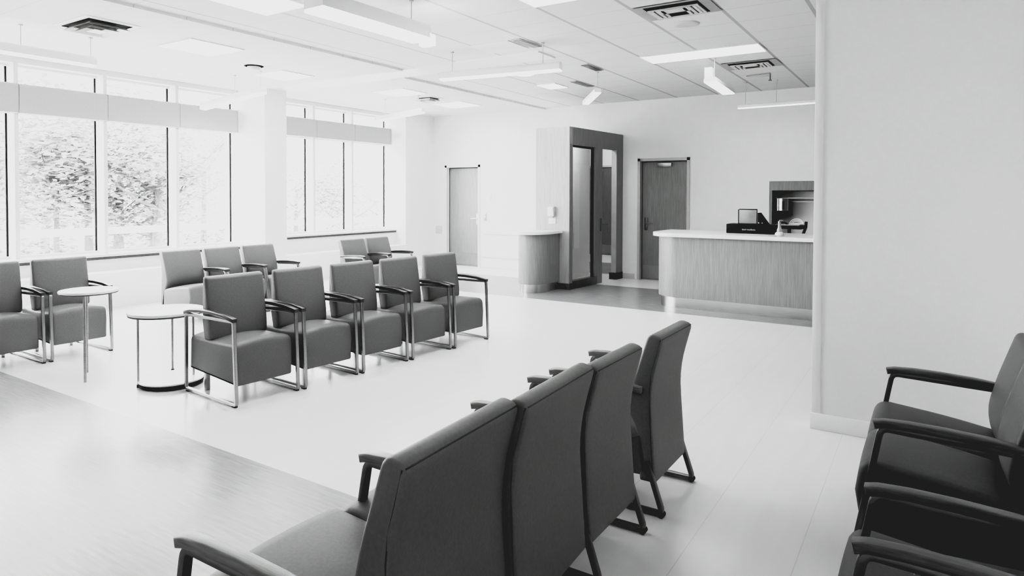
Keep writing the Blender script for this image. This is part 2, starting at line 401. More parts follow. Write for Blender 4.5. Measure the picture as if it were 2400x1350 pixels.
# ------------------------------------------------------------------ doors
def lever(parent, x, y, z, sx, m='steel_dark', sy=-1):
    h = bmesh.new()
    add_box(h, x - 0.028, x + 0.028, y + sy * 0.012, y, z - 0.13, z + 0.10, 0.008)
    add_cyl(h, (x, y, z), (x, y + sy * 0.06, z), 0.011)
    add_tube(h, [(x, y + sy * 0.055, z), (x + sx * 0.05, y + sy * 0.06, z), (x + sx * 0.14, y + sy * 0.055, z - 0.005)], 0.010)
    add_cyl(h, (x, y, z - 0.09), (x, y + sy * 0.022, z - 0.09), 0.019)
    return finish('door_handle', h, m, parent)
def door(n, x0, x1, y, ztop, leaf, frame, side, closer=True, rec=0.09, handle='steel_dark', kick=True, fw_=0.05):
    r = bpy.data.objects.new('door_%d' % n, None); C.objects.link(r); r['kind'] = 'structure'
    boxes('door_frame', frame, [(x0 - fw_, x0, y - 0.015, y + 0.13, 0, ztop + fw_), (x1, x1 + fw_, y - 0.015, y + 0.13, 0, ztop + fw_), (x0 - fw_, x1 + fw_, y - 0.015, y + 0.13, ztop, ztop + fw_)], r)
    lf = box('door_leaf', leaf, x0 - 0.002, x1 + 0.002, y + rec, y + rec + 0.045, 0.004, ztop + 0.002, r)
    boxes('door_stop', 'black', [(x0, x0 + 0.008, y + rec - 0.006, y + rec, 0, ztop), (x1 - 0.008, x1, y + rec - 0.006, y + rec, 0, ztop), (x0, x1, y + rec - 0.006, y + rec, ztop - 0.014, ztop)], r)
    if kick: box('kick_plate', 'kick', x0 + 0.02, x1 - 0.02, y + rec - 0.003, y + rec, 0.03, 0.26, r)
    hx = x0 + 0.08 if side < 0 else x1 - 0.08
    lever(r, hx, y + rec, 1.02, 1 if side < 0 else -1, handle)
    if closer:
        cx = (x0 + x1) / 2 - (0.22 if n == 3 else 0)
        box('door_closer', 'chrome', cx - 0.13, cx + 0.13, y + rec - 0.05, y + rec, ztop - 0.10, ztop - 0.035, r, bevel=0.006)
    return r
door(1, d1x0 + 0.02, d1x1 - 0.02, YL, 2.10, 'door_pale', 'frame_white', 1, closer=False, rec=0.09, handle='cream_box')
door(2, d3x0 + 0.04, d3x1 - 0.04, YR - 0.02, 2.13, 'wood_dark', 'jamb', -1)
door(3, -7.35, -6.45, 15.28, 2.22, 'wood_mid2', 'jamb', -1, rec=-0.06)

# ------------------------------------------------------------------ timber vestibule
vx0, vx1, vy0, vy1, vz = -5.48, vx1_, 9.30, 11.149, 2.62
ves = bpy.data.objects.new('wall_vestibule', None); C.objects.link(ves); ves['kind'] = 'structure'
box('side_panel', 'wood_light', vx0, vx1, vy0, vy0 + 0.10, 0.10, vz, ves)
boxes('inner_wall', 'wall', [(vx0, vx0 + 0.06, vy0 + 0.10, 11.149, 0, vz - 0.05)], ves)
W = 0.09
boxes('portal_frame', 'wood_dark', [(vx1 - W, vx1 + 0.004, vy0 + 0.1, vy1, 2.33, vz), (vx1 - W, vx1 + 0.004, vy0 + 0.004, vy0 + 0.10, 0.10, 2.34),
      (vx1 - W, vx1 + 0.004, 10.14, 10.38, 0.0, 2.34)], ves)
box('portal_jamb', 'wood_dark', vx1 - 0.09, vx1 + 0.004, 10.93, vy1, 0.12, 2.34, ves)
box('jamb_face', 'jamb', vx1 - 0.10, vx1 - 0.005, 10.915, 10.93, 0.12, 2.33, ves)
boxes('plinth', 'black', [(vx1 - 0.13, vx1 + 0.012, 10.90, vy1, 0.0, 0.12)], ves)
boxes('plinth', 'steel_dark', [(vx0, vx1 + 0.012, vy0 - 0.01, vy0 + 0.1, 0.0, 0.10), (vx1 - W, vx1 + 0.012, vy0 + 0.10, 10.20, 0.0, 0.13)], ves)
box('roof', 'wood_light', vx0, vx1, vy0 + 0.1, vy1, vz - 0.05, vz, ves)
box('added_glow_panel', 'glow_fill', -5.25, -5.05, 9.8, 10.6, vz - 0.062, vz - 0.05, ves)  # glowing panel added to brighten the view through the sidelight
boxes('sidelight_stop', 'black', [(vx1 - 0.06, vx1 - 0.03, 10.10, 10.14, 0.13, 2.33), (vx1 - 0.06, vx1 - 0.03, 9.40, 10.14, 2.30, 2.33)], ves)
box('sidelight_glass', 'glass_door', vx1 - 0.05, vx1 - 0.042, 9.40, 10.10, 0.13, 2.30, ves)
bm = bmesh.new(); add_box(bm, vx1 + 0.004, vx1 + 0.014, 10.30, 10.35, 0.90, 1.12, 0.004); add_cyl(bm, (vx1, 10.33, 1.02), (vx1 + 0.05, 10.33, 1.02), 0.010)
add_tube(bm, [(vx1 + 0.05, 10.33, 1.02), (vx1 + 0.055, 10.40, 1.02), (vx1 + 0.05, 10.50, 1.015)], 0.009); finish('door_handle', bm, 'steel_dark', ves)
for ch in list(ves.children):
    for v in ch.data.vertices:
        if v.co.x > vx1 - 0.16: v.co.x += max(0, v.co.y - vy0) * 0.07
tag(box('wall_board', 'white', -5.418, -5.40, 10.52, 10.74, 0.55, 2.02), 'tall narrow white board seen through the vestibule sidelight glass', 'board')

# ------------------------------------------------------------------ counters
def dshape(x0, x1, y0, y1, r, left_only=True, n=18):
    pts = []
    if left_only:
        pts += [(x1, y1), (x0, y1)] if False else []
        pts = [(x1, y0), (x1, y1), (x0 + 0.05, y1)]
        cx, cy = x0 + r, y0 + r
        pts += [(cx + r * math.cos(a), cy + r * math.sin(a)) for a in [PI + (PI / 2) * k / n for k in range(n + 1)]]
        pts[2] = (x0, y1)
    return pts
dk = thing('reception_desk', 'curved wood veneer reception desk with white top and metal toe kick', 'desk', (0, 0, 0))
prism('desk_body', 'wood_mid', dshape(-3.22, 0.6, 8.62, 9.35, 0.34), 0.14, 0.955, dk)
prism('toe_kick', 'toe', dshape(-3.19, 0.6, 8.66, 9.32, 0.32), 0.0, 0.14, dk)
prism('desk_top', 'laminate', dshape(-3.30, 0.6, 8.55, 9.60, 0.40), 0.962, 1.01, dk, 0.012)
def stadium(x0, x1, y0, y1, ry, n=24):
    cx, rx = (x0 + x1) / 2, (x1 - x0) / 2
    return [(x1, y1), (x0, y1)] + [(cx - rx * math.cos(a), y0 + ry - ry * math.sin(a)) for a in [PI * k / n for k in range(n + 1)]]
ct = thing('side_counter', 'small curved wood counter with white top against the timber vestibule', 'counter', (0, 0, 0))
prism('counter_body', 'wood_mid', stadium(-5.53, -5.03, 8.63, vy0 - 0.012, 0.34), 0.13, 0.905, ct)
prism('toe_kick', 'toe', stadium(-5.50, -5.06, 8.66, vy0 - 0.012, 0.31), 0.0, 0.13, ct)
prism('counter_top', 'laminate', stadium(-5.62, -4.97, 8.52, vy0 - 0.012, 0.40), 0.91, 0.95, ct, 0.008)

# ------------------------------------------------------------------ things on and around the desk
sc = thing('label_printer_case', 'long flat black case with grey lettering lying on the reception desk', 'case', (0, 0, 0))
box('case_body', 'black', -2.34, -1.70, 9.10, 9.42, 1.011, 1.135, sc, bevel=0.006)
bm = bmesh.new(); lx = -2.13; rl = random.Random(3)
for k in range(13):
    w_ = rl.uniform(0.008, 0.013); h_ = rl.uniform(0.014, 0.024); gp = 0.006 if k == 4 else 0.0025
    if k == 4: add_box(bm, lx, lx + w_, 9.0985, 9.1, 1.062, 1.067)
    else:
        add_box(bm, lx, lx + 0.003, 9.0985, 9.1, 1.055, 1.055 + h_); add_box(bm, lx + w_ - 0.003, lx + w_, 9.0985, 9.1, 1.055, 1.055 + h_ * .7); add_box(bm, lx + .003, lx + w_ - .003, 9.0985, 9.1, 1.063, 1.066)
    lx += w_ + gp
finish('lettering', bm, 'letter', sc, smooth=False)
mo = thing('desk_monitor', 'small grey-screened monitor with black wedge stand on the black case', 'monitor', (0, 0, 0))
box('screen', 'screen', -2.185, -1.955, 9.15, 9.165, 1.145, 1.33, mo, bevel=0.003)
boxes('bezel', 'black', [(-2.195, -2.185, 9.148, 9.18, 1.136, 1.335), (-2.185, -1.95, 9.166, 9.18, 1.136, 1.342), (-2.185, -1.95, 9.15, 9.18, 1.136, 1.146)], mo)
bm = bmesh.new(); add_loft(bm, [Vector(p) for p in ((-1.95, 1.136), (-1.82, 1.136), (-1.93, 1.29), (-1.95, 1.29))], 0.14, 0.002, ny=2, nr=1, y0=9.26); finish('wedge_stand', bm, 'black', mo)
cyl('knob', 'cream_box', (-1.935, 9.182, 1.155), (-1.935, 9.19, 1.155), 0.009, None, mo); cyl('knob', 'cream_box', (-1.89, 9.182, 1.155), (-1.89, 9.19, 1.155), 0.006, None, mo)
lo = thing('lotion_bottle', 'clear pump bottle with a broad white base on the reception desk', 'bottle', (-1.60, 8.80, 1.011))
bm = bmesh.new(); add_lathe(bm, [(0.045, 0.0), (0.055, 0.012), (0.053, 0.035), (0.035, 0.05), (0.026, 0.055)]); finish('base', bm, 'cream_box', lo)
bm = bmesh.new(); add_lathe(bm, [(0.03, 0.055), (0.032, 0.08), (0.022, 0.10), (0.018, 0.155), (0.02, 0.165)]); finish('bottle_body', bm, 'clear', lo)
bm = bmesh.new(); add_lathe(bm, [(0.02, 0.165), (0.021, 0.185), (0.008, 0.19)]); add_tube(bm, [(0, 0, 0.187), (0, 0, 0.2), (0.03, 0, 0.2), (0.042, 0, 0.19)], 0.006); finish('pump', bm, 'chrome', lo)
kd = thing('desk_pad', 'thin dark pad lying on the desk in front of the black case', 'pad', (0, 0, 0)); 
box('pad', 'grey_mid', -1.72, -1.62, 8.69, 8.76, 1.011, 1.016, kd); 
# open tray on a black arm behind the desk
tr = thing('equipment_tray', 'black tray shelf on a stand behind the reception desk', 'tray', (0, 0, 0))
box('tray_board', 'black', -1.86, -1.48, 9.75, 10.05, 1.055, 1.105, tr, bevel=0.012)
bm = bmesh.new(); add_tube(bm, [(-1.50, 9.9, 0.95), (-1.475, 9.9, 1.02), (-1.455, 9.9, 1.08), (-1.45, 9.9, 1.16)], 0.020); finish('tray_arm', bm, 'black', tr)
bm = bmesh.new(); add_cyl(bm, (-1.67, 9.9, 0.03), (-1.67, 9.9, 1.06), 0.025); add_lathe(bm, [(0.22, 0.0), (0.22, 0.02), (0.05, 0.035), (0.03, 0.04)], (-1.67, 9.9)); finish('stand', bm, 'black', tr)
box('tray_mat', 'grey_mid', -1.85, -1.52, 9.77, 10.03, 1.105, 1.116, tr)
bm = bmesh.new()
for k in range(3):
    add_tube(bm, [(-1.60 + 0.09 * math.cos(a) * (1 - .15 * k) + .03, 9.86 + 0.04 * k + 0.03 * math.sin(a), 1.122 + (0.075 - 0.025 * k) * max(0, math.sin(a)) + 0.004 * k) for a in [2 * PI * i / 24 for i in range(25)]], 0.0045)
tag(finish('cable_coil', bm, 'cream_box'), 'loose white cable coil lying on the black tray behind the desk', 'cable')
bm = bmesh.new(); add_tube(bm, [(-1.80, 9.82, 1.125), (-1.77, 9.82, 1.142), (-1.72, 9.82, 1.142), (-1.68, 9.82, 1.128)], 0.014)
tag(finish('telephone_handset', bm, 'black'), 'small black handset lying on the tray behind the desk', 'handset')
# niche cabinet
nc = thing('wall_niche_cabinet', 'dark wood framed recess with shelves in the wall behind the desk', 'cabinet', (0, 0, 0))
Y0, Y1 = YR - 0.02, YR + 0.36
boxes('cabinet_frame', 'wood_dark', [(nx0, nx1, Y0, Y0 + 0.10, nz1 - 0.15, nz1 - 0.001), (nx0 + 0.001, nx0 + 0.045, Y0, Y1, nz0, nz1 - 0.15), (nx1 - 0.045, nx1, Y0, Y1, nz0, nz1 - 0.15)], nc)
box('cabinet_back', 'cabinet_grey', nx0, nx1, Y1 - 0.02, Y1, nz0, nz1, nc)
boxes('cabinet_lining', 'black', [(nx0 + 0.045, nx0 + 0.06, Y0 + 0.02, Y1 - 0.02, nz0, nz1 - .15), (nx0 + 0.045, nx1 - .045, Y0 + 0.1, Y1, nz1 - 0.16, nz1 - 0.12)], nc)
box('cabinet_floor', 'trim_grey', nx0 + .045, nx1 - .045, Y0, Y1 - .02, nz0, nz0 + 0.03, nc)
boxes('shelf', 'trim_grey', [(nx0 + 0.06, nx1 - 0.045, Y0 + 0.22, Y1 - 0.02, 1.475, 1.49)], nc)
boxes('shelf_lip', 'white', [(nx0 + 0.06, nx1 - 0.045, Y0 + 0.21, Y0 + 0.22, 1.42, 1.43), (nx0 + 0.06, nx1 - 0.045, Y0 + 0.21, Y0 + 0.22, 1.475, 1.488)], nc)
def pleated(name, label, cat, x0, x1, y, z0, z1, m):
    t = thing(name, label, cat, (0, 0, 0)); bm = bmesh.new(); pts = []; n = 24
    for i in range(n + 1):
        a = PI * i / n
        pts.append(((x0 + x1) / 2 - (x1 - x0) / 2 * math.cos(a), y - (0.10 + 0.008 * math.cos(7 * a)) * math.sin(a) - 0.001))
    bot = [bm.verts.new((p[0] * 0.98 + (x0 + x1) / 2 * 0.02, p[1], z0)) for p in pts]; top = [bm.verts.new((p[0], p[1], z1)) for p in pts]
    for k in range(n): bm.faces.new((bot[k], bot[k + 1], top[k + 1], top[k]))
    bm.faces.new(top); bm.faces.new(bot[::-1]); bm.faces.new((bot[0], top[0], top[-1], bot[-1]))
    finish('dispenser_cover', bm, m, t); box('slot', 'black', (x0 + x1) / 2 + 0.02, (x0 + x1) / 2 + 0.05, y - 0.108, y - 0.10, z0 + 0.02, z1 - 0.04, t)
    return t
pleated('towel_dispenser', 'shiny metal towel dispenser at left edge inside the dark wall recess', 'dispenser', nx0 + 0.07, nx0 + 0.28, YR + 0.12, 1.28, 1.475, 'chrome')
pleated('paper_holder', 'pale paper holder high on the recess shelf beside the near wall edge', 'holder', -1.46, -1.25, YR + 0.3, 1.492, 1.63, 'cream_box')
box('dispenser_bracket', 'black', nx0 + 0.06, nx0 + 0.30, YR + 0.12, YR + 0.33, 1.2, 1.45, nc)
# wall devices
ds = thing('sanitizer_dispenser', 'white hand sanitizer dispenser on the vestibule side panel above the small counter', 'dispenser', (0, 0, 0))
loft('dispenser_body', 'cream_box', round_poly([(0.0, 1.17, 0.005), (-0.07, 1.18, 0.01), (-0.09, 1.33, 0.015), (0.0, 1.335, 0.005)]), 0.105, 0.012, parent=ds)
ds.location = (-5.165, vy0 - 0.001, 0); ds.rotation_euler = (0, 0, PI / 2)
cyl('nozzle', 'grey_mid', (-0.05, -0.035, 1.15), (-0.05, -0.035, 1.175), 0.012, None, ds)
pl = thing('outlet_plate', 'white double outlet plate right below the sanitizer dispenser', 'outlet', (0, 0, 0))
box('plate', 'cream_box', -5.235, -5.10, vy0 - 0.012, vy0 - 0.001, 1.055, 1.145, pl, bevel=0.004)
for sx_ in (-5.205, -5.16): box('socket', 'grey_mid', sx_, sx_ + 0.007, vy0 - 0.0135, vy0 - 0.012, 1.09, 1.105, pl)
def plate(name, label, cat, x, z, w, h, m, inner, y=YL, d=0.012):
    t = thing(name, label, cat, (0, 0, 0))
    box('plate', m, x - w / 2, x + w / 2, y - d, y - 0.001, z - h / 2, z + h / 2, t, bevel=0.003)
    if inner: box('cover', inner, x - w * .28, x + w * .28, y - d - 0.006, y - d, z - h * .32, z + h * .32, t, bevel=0.002)
    return t
plate('thermostat', 'faint white square thermostat high on the wall right of the pale door', 'thermostat', -7.70, 1.46, 0.12, 0.13, 'cream_box', 'white')
t = plate('door_switch', 'small wall switch with dark buttons beside the pale door handle', 'switch', -7.79, 1.06, 0.07, 0.15, 'chrome', None)
boxes('button', 'steel_dark', [(-7.815, -7.765, YL - 0.016, YL - 0.012, 1.075, 1.12)], t)
boxes('button', 'steel_dark', [(-7.81, -7.78, YL - 0.016, YL - 0.012, 1.0, 1.04)], t)
plate('wall_access_panel', 'square grey cover plate low on the wall left of the pale door', 'cover plate', -9.02, 0.76, 0.17, 0.17, 'trim_grey', None)

# ------------------------------------------------------------------ ceiling fixtures
def panel_light(label, x0, x1, y0, y1, group='square ceiling light panels', name='ceiling_light_panel', soft=True):
    t = thing(name, label, 'ceiling light', ((x0 + x1) / 2, (y0 + y1) / 2, H - 0.012), group=group); hx, hy = (x1 - x0) / 2, (y1 - y0) / 2; e = 0.015
    boxes('frame', 'white', [(-hx, hx, -hy, -hy + e, 0, 0.011), (-hx, hx, hy - e, hy, 0, 0.011), (-hx, -hx + e, -hy + e, hy - e, 0, 0.011), (hx - e, hx, -hy + e, hy - e, 0, 0.011)], t)
    box('diffuser', ('glow_fill' if 'corridor' in group else 'lens_soft') if soft else 'lens_dim', -hx + e, hx - e, -hy + e, hy - e, 0.002, 0.011, t)
    return t
panel_light('bright square ceiling panel between the left diffuser and the round ceiling detector', -7.45, -6.78, 4.12, 4.79)
panel_light('bright square ceiling panel just before the middle white column', -8.10, -7.46, 5.84, 6.40)
panel_light('bright square ceiling panel just left of the small dark far diffuser', -7.78, -7.10, 7.86, 8.47)
panel_light('farthest bright square ceiling panel, near the far corner column', -7.87, -7.19, 9.50, 10.16)
panel_light('small bright ceiling panel just past the angled slot vents', -5.14, -4.80, 8.70, 9.16)
panel_light('bright ceiling panel cut by the top edge above the big pendant', -5.30, -4.70, 3.0, 3.98)
panel_light('bright ceiling panel cut by the top edge left of the nearest dark diffuser', -3.02, -2.35, 4.62, 5.09)
panel_light('long bright ceiling troffer between the two dark diffusers', -3.02, -1.62, 7.60, 8.07, name='ceiling_troffer', group='rectangular ceiling troffers', soft=False)
boxes('corridor_added_glow', 'glow_fill', [(-6.6, -5.9, 12.2, 12.9, H - 0.012, H - 0.002), (-6.6, -5.9, 14.0, 14.7, H - 0.012, H - 0.002)], kind='structure')  # unseen glowing panels added to light the corridor
def diffuser(label, x0, x1, y0, y1, style):
    t = thing('ceiling_air_diffuser', label, 'air vent', ((x0 + x1) / 2, (y0 + y1) / 2, H), group='ceiling air diffusers'); hx, hy = (x1 - x0) / 2, (y1 - y0) / 2
    z = -0.012
    def ring(bm, ax, ay, bx, by, za, zb):
        A = [bm.verts.new((sx * ax, sy * ay, za)) for sx, sy in ((-1, -1), (1, -1), (1, 1), (-1, 1))]
        B = [bm.verts.new((sx * bx, sy * by, zb)) for sx, sy in ((-1, -1), (1, -1), (1, 1), (-1, 1))]
        for k in range(4): bm.faces.new((A[k], A[(k + 1) % 4], B[(k + 1) % 4], B[k]))
    box('duct_backing', 'dark_hole', -hx + .02, hx - .02, -hy + .02, hy - .02, -0.004, -0.001, t)
    bm = bmesh.new()
    if style == 'square':
        ring(bm, hx, hy, hx - 0.05, hy - 0.05, -0.008, -0.012); ring(bm, hx, hy, hx, hy, -0.008, 0.0); finish('frame', bm, 'white', t, smooth=False)
        for k, s in enumerate((0.78, 0.52)):
            bm = bmesh.new(); ring(bm, hx * s, hy * s, hx * (s - 0.17), hy * (s - 0.17), -0.055 - .01 * k, -0.018); finish('vane', bm, 'vent', t, smooth=False)
        bm = bmesh.new(); add_box(bm, -hx * .24, hx * .24, -hy * .24, hy * .24, -0.065, -0.06); finish('vane', bm, 'vent', t)
    else:
        ring(bm, hx, hy, hx - 0.09, hy - 0.03, -0.008, -0.012); finish('frame', bm, 'grey_mid' if style == 'rect' else 'white', t, smooth=False)
        bm = bmesh.new(); ring(bm, hx - .11, hy - .10, hx - .14, hy - .12, -0.03, -0.028); ring(bm, hx - .11, hy - .10, hx - .11, hy - .10, -0.03, -0.02); finish('inner_frame', bm, 'vent', t, smooth=False)
        for sx in (-1, 1):
            for k in range(3):
                x = sx * (hx - 0.15 - 0.045 * k); bm = bmesh.new(); add_box(bm, x - 0.014, x + 0.014, -hy + .12, hy - .12, -0.034, -0.024)
                finish('vane', bm, 'vent', t)
        bm = bmesh.new(); add_box(bm, -hx * .38, hx * .38, -hy + .11, -hy * .05, -0.034, -0.03); finish('centre_plate', bm, 'vent', t)
    return t
diffuser('square white ceiling diffuser with nested vanes above the left pendant', -7.43, -6.75, 3.06, 3.58, 'square')
diffuser('large dark-framed ceiling diffuser at the top edge, nearest the camera', -2.30, -1.62, 5.60, 6.09, 'rect')
diffuser('smaller-looking dark-framed ceiling diffuser just beyond the long troffer', -2.31, -1.62, 8.56, 9.06, 'rect')
diffuser('small dark far diffuser between the two farthest square panels', -7.66, -7.24, 8.72, 9.10, 'square')
def disc(name, label, cat, x, y, prof, m, ring=None):
    t = thing(name, label, cat, (x, y, H)); bm = bmesh.new(); add_lathe(bm, prof); finish('disc', bm, m, t)
    if ring:
        bm = bmesh.new(); add_lathe(bm, ring); finish('rim', bm, 'dark_hole', t)
    return t
disc('ceiling_detector', 'round white ceiling detector with dark rim near the middle column', 'detector', -7.57, 5.48, [(0.02, -0.065), (0.07, -0.06), (0.085, -0.04), (0.085, -0.01)], 'white', [(0.105, -0.001), (0.115, -0.006), (0.125, -0.001)])
disc('ceiling_speaker', 'flat round grey ceiling disc beside the nearest dark diffuser', 'speaker', -2.05, 6.40, [(0.05, -0.012), (0.10, -0.012), (0.125, -0.006), (0.13, -0.001)], 'vent')
disc('ceiling_downlight', 'small round bright downlight under the angled pendant by the middle ceiling', 'ceiling light', -4.79, 7.81, [(0.08, -0.02), (0.12, -0.018), (0.13, -0.001)], 'lens_soft')
t = thing('sprinkler_head', 'small grey ceiling sprinkler on a bracket just past the far dark diffuser', 'sprinkler', (-1.93, 9.55, H))
bm = bmesh.new(); add_tube(bm, [(-0.28, 0.05, -0.012), (-0.1, 0.02, -0.018), (0.05, 0, -0.022)], lambda s: 0.006 + 0.022 * s); finish('bracket', bm, 'grey_mid', t)
bm = bmesh.new(); add_cyl(bm, (0.05, 0, -0.10), (0.05, 0, -0.02), 0.008); add_cyl(bm, (0.05, 0, -0.11), (0.05, 0, -0.10), 0.022); finish('head', bm, 'steel_dark', t)
def slot(label, x0, y0, x1, y1, w=0.09):
    t = thing('ceiling_slot_vent', label, 'air vent', (x0, y0, H), group='dark ceiling slot vents'); a = math.atan2(y1 - y0, x1 - x0); l = math.hypot(x1 - x0, y1 - y0); t.rotation_euler = (0, 0, a)
    box('slot_frame', 'trim_grey', 0, l, -w / 2, w / 2, -0.010, -0.001, t); box('slot_blade', 'steel_dark', 0.02, l - .02, -w / 2 + 0.012, w / 2 - 0.012, -0.014, -0.010, t)
slot('dark slot vent nearest the angled pendant wire', -3.82, 6.03, -3.80, 6.48, 0.11)
slot('dark slot vent beside the short far spotlight cord', -3.80, 7.65, -3.80, 8.14, 0.12)
slot('dark slot vent beside the small bright panel', -4.50, 8.70, -4.48, 9.28, 0.12)
box('ceiling_access_cover', 'white', -4.45, -3.92, 6.03, 6.48, H - 0.010, H - 0.001); tag(bpy.data.objects['ceiling_access_cover'], 'faint white ceiling cover beside the first dark slot vent', 'ceiling cover')

def pendant(label, a, b, w, h, wires, round_top=True, endblock=False, group='linear pendant lights', lens='lens'):
    a, b = Vector(a), Vector(b); d = b - a; l = d.length
    t = thing('linear_pendant_light', label, 'pendant light', a, group=group)
    q = d.normalized(); yv = Vector((0, 0, 1)).cross(q).normalized(); zv = q.cross(yv)
    R3 = Matrix((q, yv, zv)).transposed()
    def put(bm):
        for v in bm.verts: v.co = R3 @ v.co
        return bm
    bm = bmesh.new()
    # cross-section (y, z): rounded housing
    sec = round_poly([(-w / 2, -h * .35, 0.003), (w / 2, -h * .35, 0.003), (w / 2 * 0.92, h / 2, h * .35), (-w / 2 * 0.92, h / 2, h * .35)], 4)
    A = [bm.verts.new((0, p.x, p.y)) for p in sec]; B = [bm.verts.new((l, p.x, p.y)) for p in sec]; n = len(sec)
    bm.faces.new(A); bm.faces.new(B[::-1])
    for k in range(n): bm.faces.new((A[k], A[(k + 1) % n], B[(k + 1) % n], B[k]))
    finish('housing', put(bm), 'white', t)
    bm = bmesh.new(); add_box(bm, 0.004, l - 0.004, -w / 2 + 0.004, w / 2 - 0.004, -h / 2, -h * .35, 0.004); finish('lens', put(bm), lens, t)
    if endblock:
        bm = bmesh.new(); add_box(bm, l - 0.02, l + 0.05, -w / 2, w * .1, -h * .75, -h * .1, 0.004); finish('end_lens', put(bm), 'lens', t)
    for s in wires:
        p = d * s
        top = H - a.z
        bm = bmesh.new(); add_cyl(bm, (p.x, p.y, p.z + h * 0.45), (p.x, p.y, top), 0.0045, seg=8); add_cyl(bm, (p.x, p.y, top - 0.012), (p.x, p.y, top), 0.02, seg=12)
        finish('hanging_wire', bm, 'trim_grey', t)
    return t
pendant('long pendant light at the left edge hanging before the big window', (-7.70, 2.2, 2.96), (-7.70, 3.58, 2.96), 0.10, 0.11, (0.5, 0.97))
pendant('biggest pendant light, nearest, hanging at the top centre', (-3.86, 3.30, 2.96), (-3.83, 4.50, 2.96), 0.22, 0.15, (0.88,), endblock=True)
pendant('angled pendant light hanging over the middle of the room', (-4.95, 6.16, 2.94), (-3.44, 6.37, 2.94), 0.10, 0.10, (0.10, 0.86))
pendant('tilted pendant light in front of the middle white column', (-9.15, 5.74, 2.83), (-7.73, 5.75, 2.96), 0.10, 0.11, (0.55, 0.95))
pendant('tilted pendant light in front of the far corner column', (-8.40, 8.60, 2.87), (-7.30, 8.60, 2.96), 0.10, 0.09, (0.2, 0.9))
pendant('short spotlight hanging before the back wall above the vestibule', (-4.32, 8.78, 2.90), (-3.86, 8.22, 2.96), 0.10, 0.07, (0.95,), lens='lens_dim')
p7 = pendant('short wide lamp hanging on a cord with a square box above', (-2.25, 7.95, 2.92), (-2.31, 9.05, 2.92), 0.16, 0.06, (0.2,), lens='lens_dim')
bm = bmesh.new(); add_box(bm, -0.10, -0.01, 0.10, 0.20, 0.05, 0.17, 0.005); finish('ballast_box', bm, 'white', p7)
pendant('slim pendant tube over the reception desk running behind the near wall', (-2.46, 10.18, 2.86), (-0.9, 10.18, 2.87), 0.06, 0.06, (0.07, 0.35), lens='lens_dim')

# ------------------------------------------------------------------ seating
def crown_seat(w, amt, z0, z1):
    def fn(x, y, z):
        s = smoothstep(z0, z1, z); return (x, y, z + amt * s * (1 - (2 * y / w) ** 2))
    return fn
def chair_deep(label, x, y, rz, group, w=0.545, left=True, right=True, zs=1.0):
    """deep seat block with free-standing backrest and bright steel sled frames; origin at front foot line, faces +X"""
    t = thing('waiting_room_armchair', label, 'armchair', (x, y, 0), rz, group)
    sw = w - 0.075
    sp = round_poly([(-0.050, 0.135, 0.010), (-0.042, 0.30, 0.0), (-0.055, 0.435, 0.055), (-0.40, 0.425, 0), (-0.69, 0.43, 0.04), (-0.70, 0.17, 0.012)])
    loft('seat', 'fabric', sp, sw, 0.022, crown_seat(sw, 0.03, 0.33, 0.42), t)
    bp = round_poly([(-0.385, 0.43, 0.02), (-0.385, 0.52, 0.05), (-0.445, 0.895, 0.022), (-0.495, 0.905, 0.022), (-0.505, 0.55, 0.0), (-0.475, 0.42, 0.015)])
    bw = sw + 0.012
    def bd(x_, y_, z_):
        k = smoothstep(-0.46, -0.38, x_ - 0.15 * (0.5 - z_) * 0) ; return (x_ + 0.018 * (1 - (2 * y_ / bw) ** 2) * smoothstep(-0.49, -0.42, x_), y_, z_)
    b = loft('backrest', 'fabric', bp, bw, 0.02, bd, t)
    for s, on in ((-1, right), (1, left)):
        if not on: continue
        yy = s * (w / 2 - 0.016)
        bm = bmesh.new()
        path = round_poly([(-0.715, 0.018, 0.025), (-0.005, 0.018, 0.02), (-0.035, 0.612, 0.02), (-0.705, 0.597, 0.03)], 4)
        add_loop(bm, path, 0.024, 0.026, yy); fr = finish('side_frame', bm, 'chrome', t)
        arm = ribbon([(-0.715, 0.610), (-0.62, 0.634), (-0.48, 0.648), (-0.32, 0.650), (-0.16, 0.643), (-0.02, 0.622)], 0.028)
        loft('armrest', 'arm_wood', arm, 0.044, 0.008, None, fr, y0=yy, ny=2, nr=3)
        box('glide', 'black', -0.05, -0.01, yy - 0.012, yy + 0.012, 0.0, 0.008, fr); box('glide', 'black', -0.70, -0.66, yy - 0.012, yy + 0.012, 0.0, 0.008, fr)
    bm = bmesh.new(); add_box(bm, -0.62, -0.58, -sw * 0.35, -sw * 0.35 + 0.03, 0.0, 0.18, 0.004); finish('support_leg', bm, 'chrome', t)
    bm = bmesh.new(); add_box(bm, -0.62, -0.58, sw * 0.35 - 0.03, sw * 0.35, 0.0, 0.18, 0.004); finish('support_leg', bm, 'chrome', t)
    return t
